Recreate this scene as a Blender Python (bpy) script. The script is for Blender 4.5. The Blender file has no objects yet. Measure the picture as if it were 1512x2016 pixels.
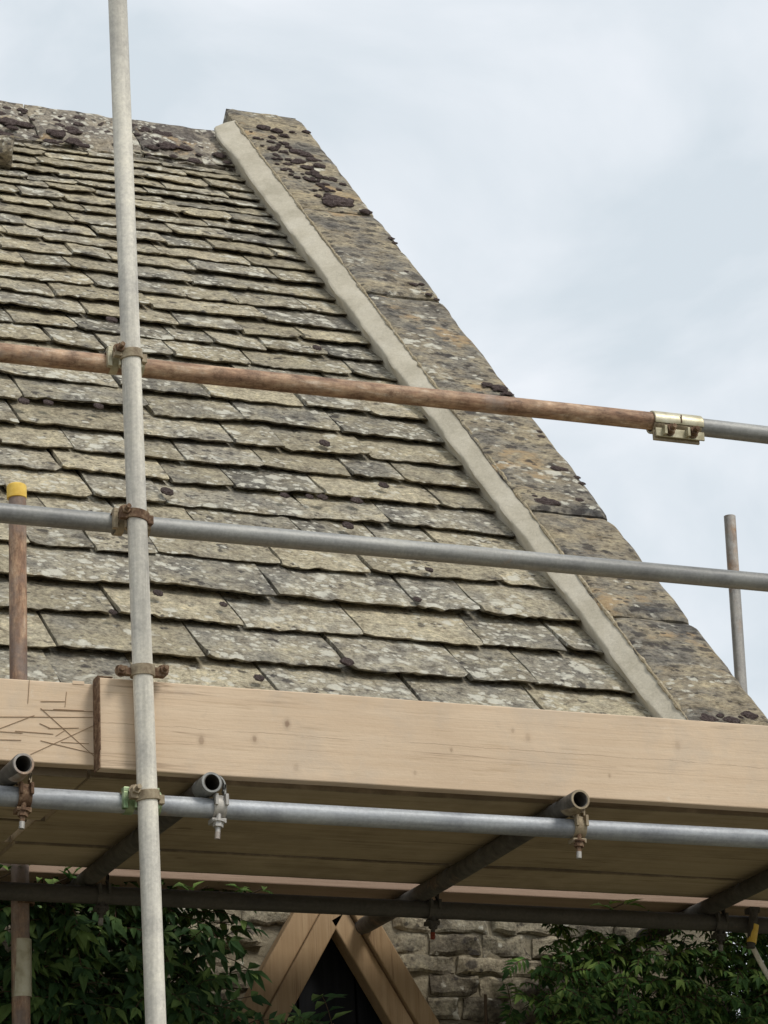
import bpy, bmesh, math, random
from mathutils import Vector, Matrix, noise
random.seed(7)
R = math.radians
sc = bpy.context.scene
C = sc.collection

# ------------------------------------------------------------------ camera
# world axes: X along the eave (to the right), Y into the house, Z up; metres
F, W, H = 6200.0, 1512, 2016
roll = 0.0465
vph = (15750.0, 1500.0)
Vd = F * F / (vph[0] * roll + vph[1])
ex = Vector((vph[0], vph[1], F)).normalized()            # eave direction in camera axes (right, down, forward)
up = Vector((-roll * Vd, -Vd, F)).normalized()
bk = ex.cross(-up)
RM = Matrix((ex, bk, up))                                # camera axes -> world
CAM = Vector((0, 0, 1.6))
right, down, fwd = RM.col[0], RM.col[1], RM.col[2]
cam = bpy.data.cameras.new('camera')
cam.sensor_fit = 'VERTICAL'; cam.sensor_height = 24.0; cam.lens = F / H * 24.0
cam.clip_start = 0.1; cam.clip_end = 2000
co = bpy.data.objects.new('camera', cam); C.objects.link(co)
m = Matrix((right, -down, -fwd)).transposed().to_4x4(); m.translation = CAM
co.matrix_world = m
sc.camera = co

def ray(x, y): return RM @ Vector(((x - W / 2) / F, (y - H / 2) / F, 1.0))
def onY(x, y, Y): r = ray(x, y); return CAM + r * ((Y - CAM.y) / r.y)
def onZ(x, y, Z): r = ray(x, y); return CAM + r * ((Z - CAM.z) / r.z)
def proj(p):
    c = RM.transposed() @ (Vector(p) - CAM); return (c.x / c.z * F + W / 2, c.y / c.z * F + H / 2)

# ------------------------------------------------------------------ sky, sun, exposure
SUN_EL, SUN_AZ = 50.0, 150.0                              # azimuth: 180 = straight in front of the eave wall
w = bpy.data.worlds.new('World'); sc.world = w; w.use_nodes = True
nt = w.node_tree; nt.nodes.clear()
def nn(nt, t, **k):
    n = nt.nodes.new(t)
    for a, v in k.items():
        if hasattr(n, a): setattr(n, a, v)
    return n
sky = nn(nt, 'ShaderNodeTexSky'); sky.sky_type = 'NISHITA'; sky.sun_disc = False
sky.sun_elevation = R(SUN_EL); sky.sun_rotation = R(SUN_AZ)
tc = nn(nt, 'ShaderNodeTexCoord')
mp = nn(nt, 'ShaderNodeMapping'); mp.inputs['Scale'].default_value = (1, 1, 1.7); nt.links.new(tc.outputs['Generated'], mp.inputs['Vector'])
n1 = nn(nt, 'ShaderNodeTexNoise'); n1.inputs['Scale'].default_value = 7.0; n1.inputs['Detail'].default_value = 6; n1.inputs['Roughness'].default_value = .5
n1.inputs['Distortion'].default_value = .35
nt.links.new(mp.outputs[0], n1.inputs['Vector'])
cr = nn(nt, 'ShaderNodeValToRGB')
cr.color_ramp.elements[0].position = .40; cr.color_ramp.elements[0].color = (6.0, 6.62, 7.1, 1)
cr.color_ramp.elements[1].position = .60; cr.color_ramp.elements[1].color = (7.85, 8.15, 8.55, 1)
nt.links.new(n1.outputs['Fac'], cr.inputs['Fac'])
mx = nn(nt, 'ShaderNodeMixRGB'); mx.inputs['Fac'].default_value = .93
nt.links.new(sky.outputs[0], mx.inputs[1]); nt.links.new(cr.outputs[0], mx.inputs[2])
bg = nn(nt, 'ShaderNodeBackground'); bg.inputs['Strength'].default_value = 0.085
nt.links.new(mx.outputs[0], bg.inputs['Color'])
ow = nn(nt, 'ShaderNodeOutputWorld'); nt.links.new(bg.outputs[0], ow.inputs['Surface'])
sl = bpy.data.lights.new('sun', 'SUN'); sl.energy = 1.5; sl.angle = R(18); sl.color = (1.0, .95, .87)
so = bpy.data.objects.new('sun', sl); C.objects.link(so)
az = R(SUN_AZ); d = Vector((math.sin(az) * math.cos(R(SUN_EL)), math.cos(az) * math.cos(R(SUN_EL)), math.sin(R(SUN_EL))))
so.rotation_euler = d.to_track_quat('Z', 'Y').to_euler(); so.location = (0, -5, 12)
sc.view_settings.view_transform = 'Standard'; sc.view_settings.look = 'None'
sc.view_settings.exposure = 0.48; sc.view_settings.gamma = 1.0; sc.view_settings.use_curve_mapping = False

# ------------------------------------------------------------------ material helpers
class NT:
    def __init__(s, name):
        s.m = bpy.data.materials.new(name); s.m.use_nodes = True; s.t = s.m.node_tree
        s.b = s.t.nodes['Principled BSDF']; s.tc = s.t.nodes.new('ShaderNodeTexCoord'); s.vec = s.tc.outputs['Object']
    def L(s, a, b): s.t.links.new(a, b)
    def rnd(s, k=40.0):                                   # per-object shift of the texture
        oi = s.t.nodes.new('ShaderNodeObjectInfo'); s.oi = oi
        mu = s.t.nodes.new('ShaderNodeMath'); mu.operation = 'MULTIPLY'; mu.inputs[1].default_value = k; s.L(oi.outputs['Random'], mu.inputs[0])
        ad = s.t.nodes.new('ShaderNodeVectorMath'); ad.operation = 'ADD'; s.L(s.vec, ad.inputs[0]); s.L(mu.outputs[0], ad.inputs[1]); s.vec = ad.outputs[0]
        return oi.outputs['Random']
    def scale(s, v):
        q = s.t.nodes.new('ShaderNodeMapping'); q.inputs['Scale'].default_value = v; s.L(s.vec, q.inputs['Vector']); return q.outputs[0]
    def noise(s, sc_, det=4, rough=.55, vec=None, dist=0):
        q = s.t.nodes.new('ShaderNodeTexNoise'); q.inputs['Scale'].default_value = sc_; q.inputs['Detail'].default_value = det
        q.inputs['Roughness'].default_value = rough; q.inputs['Distortion'].default_value = dist; s.L(vec or s.vec, q.inputs['Vector']); return q.outputs['Fac']
    def voro(s, sc_, vec=None, feat='F1', rnd_=1.0):
        q = s.t.nodes.new('ShaderNodeTexVoronoi'); q.feature = feat; q.inputs['Scale'].default_value = sc_; q.inputs['Randomness'].default_value = rnd_
        s.L(vec or s.vec, q.inputs['Vector']); return q
    def step(s, fac, a, b):                               # smooth 0..1 ramp between a and b
        q = s.t.nodes.new('ShaderNodeMapRange'); q.inputs['From Min'].default_value = a; q.inputs['From Max'].default_value = b; q.clamp = True
        s.L(fac, q.inputs['Value']); return q.outputs[0]
    def ramp(s, fac, stops):
        q = s.t.nodes.new('ShaderNodeValToRGB'); r = q.color_ramp
        while len(r.elements) < len(stops): r.elements.new(.5)
        for e, (p, c) in zip(r.elements, stops): e.position = p; e.color = (*c, 1)
        s.L(fac, q.inputs['Fac']); return q.outputs[0]
    def mix(s, fac, a, b, mode='MIX'):
        q = s.t.nodes.new('ShaderNodeMixRGB'); q.blend_type = mode
        for i, v in ((0, fac), (1, a), (2, b)):
            if isinstance(v, (int, float)): q.inputs[i].default_value = v
            elif isinstance(v, tuple): q.inputs[i].default_value = (*v, 1)
            else: s.L(v, q.inputs[i])
        return q.outputs[0]
    def math(s, op, a, b):
        q = s.t.nodes.new('ShaderNodeMath'); q.operation = op
        for i, v in ((0, a), (1, b)):
            if isinstance(v, (int, float)): q.inputs[i].default_value = v
            else: s.L(v, q.inputs[i])
        return q.outputs[0]
    def bump(s, h, st, dist=.01, prev=None):
        q = s.t.nodes.new('ShaderNodeBump'); q.inputs['Strength'].default_value = st; q.inputs['Distance'].default_value = dist
        s.L(h, q.inputs['Height'])
        if prev: s.L(prev, q.inputs['Normal'])
        return q.outputs[0]
    def fin(s, col, rough=.9, normal=None, metal=0.0, spec=.2):
        if isinstance(col, tuple): s.b.inputs['Base Color'].default_value = (*col, 1)
        else: s.L(col, s.b.inputs['Base Color'])
        if isinstance(rough, (int, float)): s.b.inputs['Roughness'].default_value = rough
        else: s.L(rough, s.b.inputs['Roughness'])
        if isinstance(metal, (int, float)): s.b.inputs['Metallic'].default_value = metal
        else: s.L(metal, s.b.inputs['Metallic'])
        s.b.inputs['Specular IOR Level'].default_value = spec
        if normal: s.L(normal, s.b.inputs['Normal'])
        return s.m

def mat_lichen_stone(name, tan, grey, dark, white_amt=.5, dark_amt=.5, grey_bias=.5, orange=0.0, shift=True, streak=(1, 1, 1), rk=.34, vary=0.0):
    n = NT(name)
    rv = n.rnd() if shift else None
    sv = n.scale(streak)
    big = n.noise(5.0, 6, .68, vec=sv, dist=.3)
    if rv:
        big = n.math('ADD', big, n.math('MULTIPLY', n.math('SUBTRACT', rv, .5), rk))
    mid_c = tuple((a + b) / 2 for a, b in zip(tan, grey))
    col = n.ramp(big, [(grey_bias - .13, tan), (grey_bias + .01, mid_c), (grey_bias + .09, grey), (grey_bias + .22, dark)])
    if rv and vary:
        oi2 = n.math('FRACT', n.math('MULTIPLY', rv, 37.3), 0)
        col = n.mix(1.0, col, n.ramp(oi2, [(0, (1 - vary,) * 3), (1, (1 + vary * .7,) * 3)]), 'MULTIPLY')
    # mottling at several sizes
    col = n.mix(1.0, col, n.ramp(n.noise(19, 6, .72, vec=sv, dist=.4), [(.34, (.50, .48, .46)), (.47, (.95, .94, .93)), (.55, (1.05, 1.05, 1.03)), (.68, (1.42, 1.40, 1.32))]), 'MULTIPLY')
    col = n.mix(1.0, col, n.ramp(n.noise(70, 5, .75, vec=sv), [(.33, (.52, .50, .48)), (.5, (1, 1, 1)), (.67, (1.42, 1.40, 1.34))]), 'MULTIPLY')
    if orange > 0:
        o = n.step(n.noise(5.5, 5, .65, vec=sv), .60 - .12 * orange, .68 - .12 * orange)
        col = n.mix(n.math('MULTIPLY', o, .7), col, n.mix(n.noise(60, 5, .7), (.42, .27, .13), (.60, .44, .25)))
    # dark lichen blotches
    for sc_, lo in ((15, .0), (34, .03)):
        v2 = n.voro(sc_, vec=sv); cl = n.noise(6.2, 4, .65)
        wob = n.math('ADD', v2.outputs['Distance'], n.math('MULTIPLY', n.math('SUBTRACT', n.noise(sc_ * 3.2, 4, .7), .5), .55))
        msk = n.math('MULTIPLY', n.step(wob, .30, .20), n.step(cl, .60 - .16 * dark_amt + lo, .66 - .16 * dark_amt + lo))
        col = n.mix(n.math('MULTIPLY', msk, .78), col, (.062, .055, .052))
    # pale crustose lichen spots, in two sizes
    for sc_, lo in ((10, .03), (20, .0), (33, .02)):
        v3 = n.voro(sc_, vec=sv); cl2 = n.noise(4.1, 4, .65)
        wob3 = n.math('ADD', v3.outputs['Distance'], n.math('MULTIPLY', n.math('SUBTRACT', n.noise(sc_ * 4, 4, .7), .5), .55))
        cp = n.math('ADD', cl2, n.math('MULTIPLY', n.math('SUBTRACT', rv, .5), .12)) if rv else cl2
        msk3 = n.math('MULTIPLY', n.step(wob3, .29, .20), n.step(cp, .62 - .2 * white_amt + lo, .68 - .2 * white_amt + lo))
        col = n.mix(n.math('MULTIPLY', msk3, .8), col, (.72, .69, .58))
    nb = n.bump(n.noise(26, 8, .78), 1.0, .016)
    nb = n.bump(n.noise(110, 5, .75), .7, .005, nb)
    return n.fin(col, .95, nb, spec=.12)

M = {}
M['slate'] = mat_lichen_stone('stone_slate', (.465, .41, .295), (.365, .335, .27), (.225, .212, .185), .84, .66, .5, rk=.27, vary=.2)
M['coping'] = mat_lichen_stone('coping_stone', (.41, .345, .235), (.25, .228, .19), (.10, .097, .095), .55, 1.25, .44, orange=.22, streak=(.7, 1.1, 1.1), rk=.1)
M['ridge'] = mat_lichen_stone('ridge_stone', (.42, .36, .27), (.32, .285, .235), (.17, .15, .135), .9, 1.0, .48, orange=.2)
n = NT('mortar_new'); c = n.ramp(n.noise(6, 6, .65), [(.35, (.42, .38, .295)), (.5, (.50, .455, .36)), (.65, (.55, .505, .41))])
c = n.mix(n.math('MULTIPLY', n.step(n.noise(3.3, 6, .7), .54, .66), .35), c, (.36, .315, .235))
c = n.mix(.3, c, n.ramp(n.noise(140, 3), [(.3, (.7, .7, .7)), (.7, (1.15, 1.15, 1.15))]), 'MULTIPLY')
M['mortar'] = n.fin(c, .92, n.bump(n.noise(45, 7, .75), .5, .008, n.bump(n.noise(9, 3), .4, .02)), spec=.12)
n = NT('mortar_old'); M['mortar_old'] = n.fin(n.ramp(n.noise(60, 5, .7), [(.3, (.20, .16, .10)), (.5, (.36, .30, .20)), (.7, (.52, .46, .35))]), .95, n.bump(n.noise(90, 5, .7), .8, .008), spec=.1)
n = NT('moss'); n.rnd()
c = n.ramp(n.noise(3.2, 6, .8), [(.34, (.05, .036, .034)), (.47, (.13, .098, .092)), (.57, (.21, .165, .155)), (.70, (.36, .31, .27))])
c = n.mix(1.0, c, n.ramp(n.noise(13, 4, .8), [(.35, (.45, .45, .45)), (.5, (1, 1, 1)), (.65, (1.5, 1.5, 1.45))]), 'MULTIPLY')
M['moss'] = n.fin(c, 1.0, n.bump(n.noise(9, 6, .85), 1.0, .02), spec=.03)
n = NT('dark_underlay'); M['dark'] = n.fin((.02, .017, .014), 1.0)

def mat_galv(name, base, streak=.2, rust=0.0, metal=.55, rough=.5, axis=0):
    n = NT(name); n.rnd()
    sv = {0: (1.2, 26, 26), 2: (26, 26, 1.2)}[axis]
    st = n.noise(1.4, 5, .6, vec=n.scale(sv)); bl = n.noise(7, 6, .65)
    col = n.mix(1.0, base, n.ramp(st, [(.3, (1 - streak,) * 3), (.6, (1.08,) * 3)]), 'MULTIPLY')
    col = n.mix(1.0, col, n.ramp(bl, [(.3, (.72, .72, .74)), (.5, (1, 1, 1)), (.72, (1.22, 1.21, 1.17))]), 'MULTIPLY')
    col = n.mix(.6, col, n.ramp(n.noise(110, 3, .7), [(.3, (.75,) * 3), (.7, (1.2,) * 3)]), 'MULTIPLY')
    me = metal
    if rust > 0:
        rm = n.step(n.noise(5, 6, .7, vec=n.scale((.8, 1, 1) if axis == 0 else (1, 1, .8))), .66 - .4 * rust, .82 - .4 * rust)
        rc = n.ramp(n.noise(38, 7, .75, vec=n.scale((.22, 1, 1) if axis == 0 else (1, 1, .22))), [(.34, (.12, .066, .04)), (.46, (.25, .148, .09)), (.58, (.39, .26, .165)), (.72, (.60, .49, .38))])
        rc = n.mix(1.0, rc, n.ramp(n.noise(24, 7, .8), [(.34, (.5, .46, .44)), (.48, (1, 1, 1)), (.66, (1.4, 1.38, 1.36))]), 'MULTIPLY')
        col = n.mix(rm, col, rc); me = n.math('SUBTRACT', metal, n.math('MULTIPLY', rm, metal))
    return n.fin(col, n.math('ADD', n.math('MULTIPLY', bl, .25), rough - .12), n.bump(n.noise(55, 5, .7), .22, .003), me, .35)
M['galv_white'] = mat_galv('galvanised_dusty', (.68, .645, .56), .35, .0, .05, .6, 2)
M['galv'] = mat_galv('galvanised_grey', (.30, .30, .285), .35, .06, .3, .55, 0)
M['galv_led'] = mat_galv('galvanised_blue_grey', (.38, .395, .41), .45, .12, .3, .55, 0)
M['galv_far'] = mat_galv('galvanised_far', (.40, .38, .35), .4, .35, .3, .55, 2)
M['rust'] = mat_galv('rusty_tube', (.40, .34, .29), .3, 1.0, .2, .62, 0)
M['rust_v'] = mat_galv('rusty_pole', (.24, .185, .155), .35, .62, .15, .65, 2)
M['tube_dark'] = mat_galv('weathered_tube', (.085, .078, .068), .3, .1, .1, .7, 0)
M['tube_mid'] = mat_galv('shade_toned_tube', (.12, .11, .095), .4, .2, .15, .65, 0)  # base darkened for the shade under the deck
n = NT('zinc_plate'); n.rnd()
M['zinc'] = n.fin(n.ramp(n.noise(22, 4, .6), [(.3, (.30, .26, .16)), (.5, (.47, .43, .30)), (.75, (.56, .54, .42))]), .42, n.bump(n.noise(70, 4), .2, .003), .45, .4)
n = NT('zinc_green'); M['zinc_green'] = n.fin(n.ramp(n.noise(30, 4, .6), [(.35, (.14, .22, .10)), (.6, (.46, .55, .33))]), .4, None, .45, .4)
n = NT('rusty_iron'); n.rnd()
M['iron'] = n.fin(n.ramp(n.noise(60, 5, .7), [(.3, (.055, .032, .02)), (.5, (.15, .09, .055)), (.72, (.30, .22, .14))]), .8, n.bump(n.noise(90, 5), .5, .004), .1, .2)
n = NT('dull_iron'); n.rnd()
M['iron_tan'] = n.fin(n.ramp(n.noise(40, 5, .7), [(.3, (.17, .125, .08)), (.55, (.33, .27, .18)), (.75, (.45, .38, .27))]), .65, n.bump(n.noise(90, 5), .4, .003), .2, .3)
n = NT('yellow_plastic'); M['yellow'] = n.fin(n.ramp(n.noise(40, 4), [(.3, (.68, .42, .055)), (.7, (.86, .60, .12))]), .5, None, 0, .4)
n = NT('red_paint'); M['red'] = n.fin((.22, .05, .03), .7)

def mat_wood(name, a, b, dark, grain=1.0, knots=True, rough=.75, along=0, dirt=0.0, spots=(), cracks=(), edge=False, dust=0.0):
    n = NT(name); raw = n.vec; rv = n.rnd(13)
    sv = [(.8, 16, 16), (16, .8, 16), (16, 16, .8)][along]
    g = n.noise(2.4, 8, .65, vec=n.scale(sv), dist=.5)
    ab = tuple((x + y) / 2 for x, y in zip(a, b)); col = n.ramp(g, [(.3, a), (.5, ab), (.7, b)])
    g2 = n.noise(7.5, 5, .7, vec=n.scale(sv))
    col = n.mix(.55 * grain, col, n.ramp(g2, [(.32, (.72, .68, .62)), (.44, (1, 1, 1)), (.7, (1.04, 1.04, 1.04))]), 'MULTIPLY')
    col = n.mix(1.0, col, n.ramp(rv, [(0, (.84, .83, .80)), (1, (1.06, 1.06, 1.06))]), 'MULTIPLY')
    col = n.mix(.5, col, n.ramp(n.noise(3, 5, .6), [(.3, (.80, .78, .76)), (.7, (1.1, 1.1, 1.1))]), 'MULTIPLY')
    crk = n.noise(1.15, 6, .6, vec=n.scale([(.35, 9, 9), (9, .35, 9), (9, 9, .35)][along]), dist=.4)
    cm = n.step(n.math('ABSOLUTE', n.math('SUBTRACT', crk, .5), 0), .012, .0)
    col = n.mix(n.math('MULTIPLY', n.math('MULTIPLY', cm, .55), n.step(n.noise(2.3, 3), .45, .6)), col, dark)
    if knots:
        kv = n.voro(3.1, vec=n.scale([(1, 1.5, 1.5), (1.5, 1, 1.5), (1.5, 1.5, 1)][along]))
        kd = n.math('ADD', kv.outputs['Distance'], n.math('MULTIPLY', n.math('SUBTRACT', n.noise(30, 3), .5), .08))
        km = n.math('MULTIPLY', n.math('MULTIPLY', n.step(kd, .085, .05), .6), n.step(n.noise(1.7, 2), .46, .52))
        col = n.mix(km, col, dark)
    if dirt:
        col = n.mix(n.math('MULTIPLY', n.step(n.noise(5, 6, .7), .45, .7), dirt), col, tuple(x * .6 for x in dark))
    if dust:                                              # grey handling marks, dried splashes and saw marks across the grain
        col = n.mix(n.math('MULTIPLY', n.step(n.noise(4.5, 7, .72), .50, .66), dust), col, (.47, .41, .34))
        col = n.mix(n.math('MULTIPLY', n.step(n.noise(11, 7, .78), .60, .70), dust * .8), col, (.40, .32, .24))
        col = n.mix(n.math('MULTIPLY', n.step(n.noise(17, 6, .8), .63, .70), dust), col, (.74, .68, .58))
    for (sx_, sz_, sr_, st_) in spots:                    # knots at their places on the board face
        sub = n.t.nodes.new('ShaderNodeVectorMath'); sub.operation = 'SUBTRACT'; n.L(raw, sub.inputs[0]); sub.inputs[1].default_value = (sx_, 0, sz_)
        scl = n.t.nodes.new('ShaderNodeVectorMath'); scl.operation = 'MULTIPLY'; n.L(sub.outputs[0], scl.inputs[0]); scl.inputs[1].default_value = (1.2, 0, .8)
        ln_ = n.t.nodes.new('ShaderNodeVectorMath'); ln_.operation = 'LENGTH'; n.L(scl.outputs[0], ln_.inputs[0])
        ds_ = n.math('ADD', ln_.outputs['Value'], n.math('MULTIPLY', n.math('SUBTRACT', n.noise(70, 4, .7), .5), sr_ * .9))
        col = n.mix(n.math('MULTIPLY', n.step(ds_, sr_ * 1.9, sr_ * .9), st_ * .35), col, dark)
        col = n.mix(n.math('MULTIPLY', n.step(ds_, sr_, sr_ * .55), st_), col, dark)
    sp = n.t.nodes.new('ShaderNodeSeparateXYZ'); n.L(raw, sp.inputs[0])
    for (cz_, amp_, wd_, st_) in cracks:                  # wandering drying cracks along the grain
        wv_ = n.math('MULTIPLY', n.math('SUBTRACT', n.noise(3.0, 6, .7, vec=n.scale((1, .01, .01))), .5), amp_)
        df = n.math('ABSOLUTE', n.math('SUBTRACT', n.math('SUBTRACT', sp.outputs['Z'], cz_), wv_), 0)
        col = n.mix(n.math('MULTIPLY', n.math('MULTIPLY', n.step(df, wd_, wd_ * .3), st_), n.step(n.noise(4, 4, .7, vec=n.scale((1, .01, .01))), .44, .54)), col, dark)
    if edge:                                              # grime along the long arrises of used deck boards
        sg = n.t.nodes.new('ShaderNodeSeparateXYZ'); n.L(n.tc.outputs['Generated'], sg.inputs[0])
        de = n.math('ADD', n.math('ABSOLUTE', n.math('SUBTRACT', sg.outputs['Y'], .5), 0), n.math('MULTIPLY', n.math('SUBTRACT', n.noise(14, 5, .7), .5), .05))
        col = n.mix(n.math('MULTIPLY', n.step(de, .468, .495), .6), col, (.035, .024, .014))
    nb = n.bump(g2, .25 * grain, .004)
    return n.fin(col, rough, n.bump(n.noise(90, 4, .6), .15, .003, nb), spec=.2)
M['toe'] = mat_wood('pale_board', (.63, .48, .335), (.69, .545, .395), (.23, .15, .10), .9, dust=.32,
    spots=[(-1.3 + .04, .028, .009, .7), (-1.48, -.028, .010, .45), (-1.345, -.015, .008, .5), (-.83, -.01, .005, .4), (-.62, .035, .010, .22), (-.66, .05, .006, .3), (-.2, .04, .012, .2), (-.40, -.05, .005, .35), (-.93, -.075, .006, .25), (-1.24, -.08, .010, .2)],
    cracks=[(.0, .030, .0011, .55), (-.035, .018, .0008, .35), (.07, .012, .0007, .3)])
M['toe2'] = mat_wood('pale_sawn_board', (.645, .49, .335), (.715, .56, .405), (.28, .18, .10), .9, dust=.35, cracks=[(-.04, .02, .0008, .4)])
M['deck'] = mat_wood('deck_board', (.40, .32, .215), (.50, .41, .285), (.14, .10, .06), 1.0, True, .9, 0, .3, edge=True)
M['edge'] = mat_wood('pink_board', (.34, .24, .175), (.42, .30, .225), (.18, .11, .07), .9)
M['oak'] = mat_wood('oak_timber', (.34, .225, .125), (.46, .325, .195), (.12, .07, .04), 1.0, True, .75, 2)
M['cut'] = NT('saw_cut').fin((.30, .20, .125), .95)
M['wallstone'] = mat_lichen_stone('rubble_stone', (.40, .35, .26), (.30, .27, .205), (.15, .13, .10), .35, .7, .5)
n = NT('wall_mortar'); M['wallmortar'] = n.fin(n.ramp(n.noise(25, 6, .7), [(.3, (.19, .16, .11)), (.7, (.34, .30, .22))]), .95, n.bump(n.noise(60, 6, .7), .8, .01), spec=.1)
n = NT('interior_dark'); M['door'] = n.fin(n.ramp(n.noise(3, 4, vec=n.scale((20, 20, 1))), [(.3, (.006, .007, .009)), (.7, (.014, .015, .018))]), .8)
def mat_leaf(name, a, b, c):
    n = NT(name); g = n.t.nodes.new('ShaderNodeNewGeometry')
    col = n.ramp(g.outputs['Random Per Island'], [(0, a), (.5, b), (.85, c), (1, tuple(x * 1.5 for x in c))])
    col = n.mix(.6, col, n.ramp(n.noise(6, 4), [(.35, (.6, .6, .6)), (.65, (1.25, 1.25, 1.2))]), 'MULTIPLY')
    m = n.fin(col, .62, None, 0, .2)
    tr = n.t.nodes.new('ShaderNodeBsdfTranslucent'); n.L(col, tr.inputs['Color'])
    ms = n.t.nodes.new('ShaderNodeMixShader'); ms.inputs[0].default_value = .3
    out = n.t.nodes['Material Output']; n.L(n.b.outputs[0], ms.inputs[1]); n.L(tr.outputs[0], ms.inputs[2]); n.L(ms.outputs[0], out.inputs['Surface'])
    return m
M['leaf'] = mat_leaf('dark_leaf', (.036, .080, .032), (.068, .145, .050), (.15, .23, .07))
M['leaf2'] = mat_leaf('mid_leaf', (.042, .095, .030), (.082, .18, .045), (.18, .27, .07))
M['leaf3'] = mat_leaf('fresh_leaf', (.10, .20, .04), (.16, .28, .06), (.24, .36, .09))
n = NT('stem'); M['stem'] = n.fin((.10, .07, .045), .9)
n = NT('gravel'); M['gravel'] = n.fin(n.mix(1.0, n.ramp(n.noise(60, 4, .7), [(.3, (.14, .125, .085)), (.7, (.29, .26, .19))]), n.ramp(n.noise(.6, 4), [(.3, (.8, .8, .8)), (.7, (1.1, 1.1, 1.1))]), 'MULTIPLY'), .95, n.bump(n.voro(70).outputs['Distance'], .8, .02), spec=.1)

# ------------------------------------------------------------------ mesh helpers
def tag(o, label=None, cat=None, group=None, kind=None):
    if label: o['label'] = label
    if cat: o['category'] = cat
    if group: o['group'] = group
    if kind: o['kind'] = kind
    return o
def mesh_obj(name, vs, fs, mat, parent=None, smooth=False, loc=None):
    me = bpy.data.meshes.new(name); me.from_pydata([tuple(v) for v in vs], [], fs); me.update()
    bm = bmesh.new(); bm.from_mesh(me); bmesh.ops.recalc_face_normals(bm, faces=bm.faces); bm.to_mesh(me); bm.free()
    if mat: me.materials.append(mat)
    if smooth:
        for p in me.polygons: p.use_smooth = True
    o = bpy.data.objects.new(name, me); C.objects.link(o)
    if parent: o.parent = parent
    if loc is not None: o.location = loc
    return o
def empty(name, loc=(0, 0, 0), parent=None):
    o = bpy.data.objects.new(name, None); o.empty_display_size = .1; o.location = loc; C.objects.link(o)
    if parent: o.parent = parent
    return o
class MB:
    def __init__(s): s.v = []; s.f = []
    def add(s, vs, fs):
        k = len(s.v); s.v += [Vector(v) for v in vs]; s.f += [tuple(i + k for i in f) for f in fs]
    def box(s, c, hx, hy, hz, M3=None):
        c = Vector(c); M3 = M3 or Matrix.Identity(3)
        vs = [c + M3 @ Vector((x * hx, y * hy, z * hz)) for x in (-1, 1) for y in (-1, 1) for z in (-1, 1)]
        s.add(vs, [(0, 1, 3, 2), (4, 6, 7, 5), (0, 4, 5, 1), (2, 3, 7, 6), (0, 2, 6, 4), (1, 5, 7, 3)])
    def cyl(s, p0, p1, r, n=16, r2=None):
        p0, p1 = Vector(p0), Vector(p1); ax = (p1 - p0).normalized(); a = ax.orthogonal().normalized(); b = ax.cross(a); r2 = r2 or r
        vs = []
        for p, q in ((p0, r), (p1, r2)):
            for i in range(n):
                t = 2 * math.pi * i / n; vs.append(p + a * (q * math.cos(t)) + b * (q * math.sin(t)))
        fs = [(i, (i + 1) % n, n + (i + 1) % n, n + i) for i in range(n)] + [tuple(range(n)), tuple(range(n, 2 * n))]
        s.add(vs, fs)
    def band(s, c, ax, ref, r, th, wd, a0, a1, n=18):      # curved strap round an axis
        c = Vector(c); ax = Vector(ax).normalized(); u = Vector(ref); u = (u - ax * u.dot(ax)).normalized(); v = ax.cross(u)
        vs = []
        for i in range(n + 1):
            t = R(a0 + (a1 - a0) * i / n); dr = u * math.cos(t) + v * math.sin(t)
            for rr in (r, r + th):
                for q in (-wd / 2, wd / 2): vs.append(c + dr * rr + ax * q)
        fs = []
        for i in range(n):
            k = 4 * i
            for (a, b) in ((0, 1), (1, 3), (3, 2), (2, 0)): fs.append((k + a, k + b, k + 4 + b, k + 4 + a))
        fs += [(0, 1, 3, 2), (4 * n, 4 * n + 2, 4 * n + 3, 4 * n + 1)]
        s.add(vs, fs)
    def obj(s, name, mat, parent=None, smooth=False, bevel=0, loc=None):
        vs = s.v
        if loc is not None: vs = [v - Vector(loc) for v in vs]
        o = mesh_obj(name, vs, s.f, mat, parent, smooth, loc)
        if bevel:
            b = o.modifiers.new('bevel', 'BEVEL'); b.width = bevel; b.segments = 2; b.limit_method = 'ANGLE'; b.angle_limit = R(40)
        return o
def smooth_angle(o, ang=40):
    me = o.data
    for p in me.polygons: p.use_smooth = True
    bm = bmesh.new(); bm.from_mesh(me)
    for e in bm.edges:
        e.smooth = not (len(e.link_faces) == 2 and e.calc_face_angle(0) > R(ang))
    bm.to_mesh(me); bm.free()
TR = .02415
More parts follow.
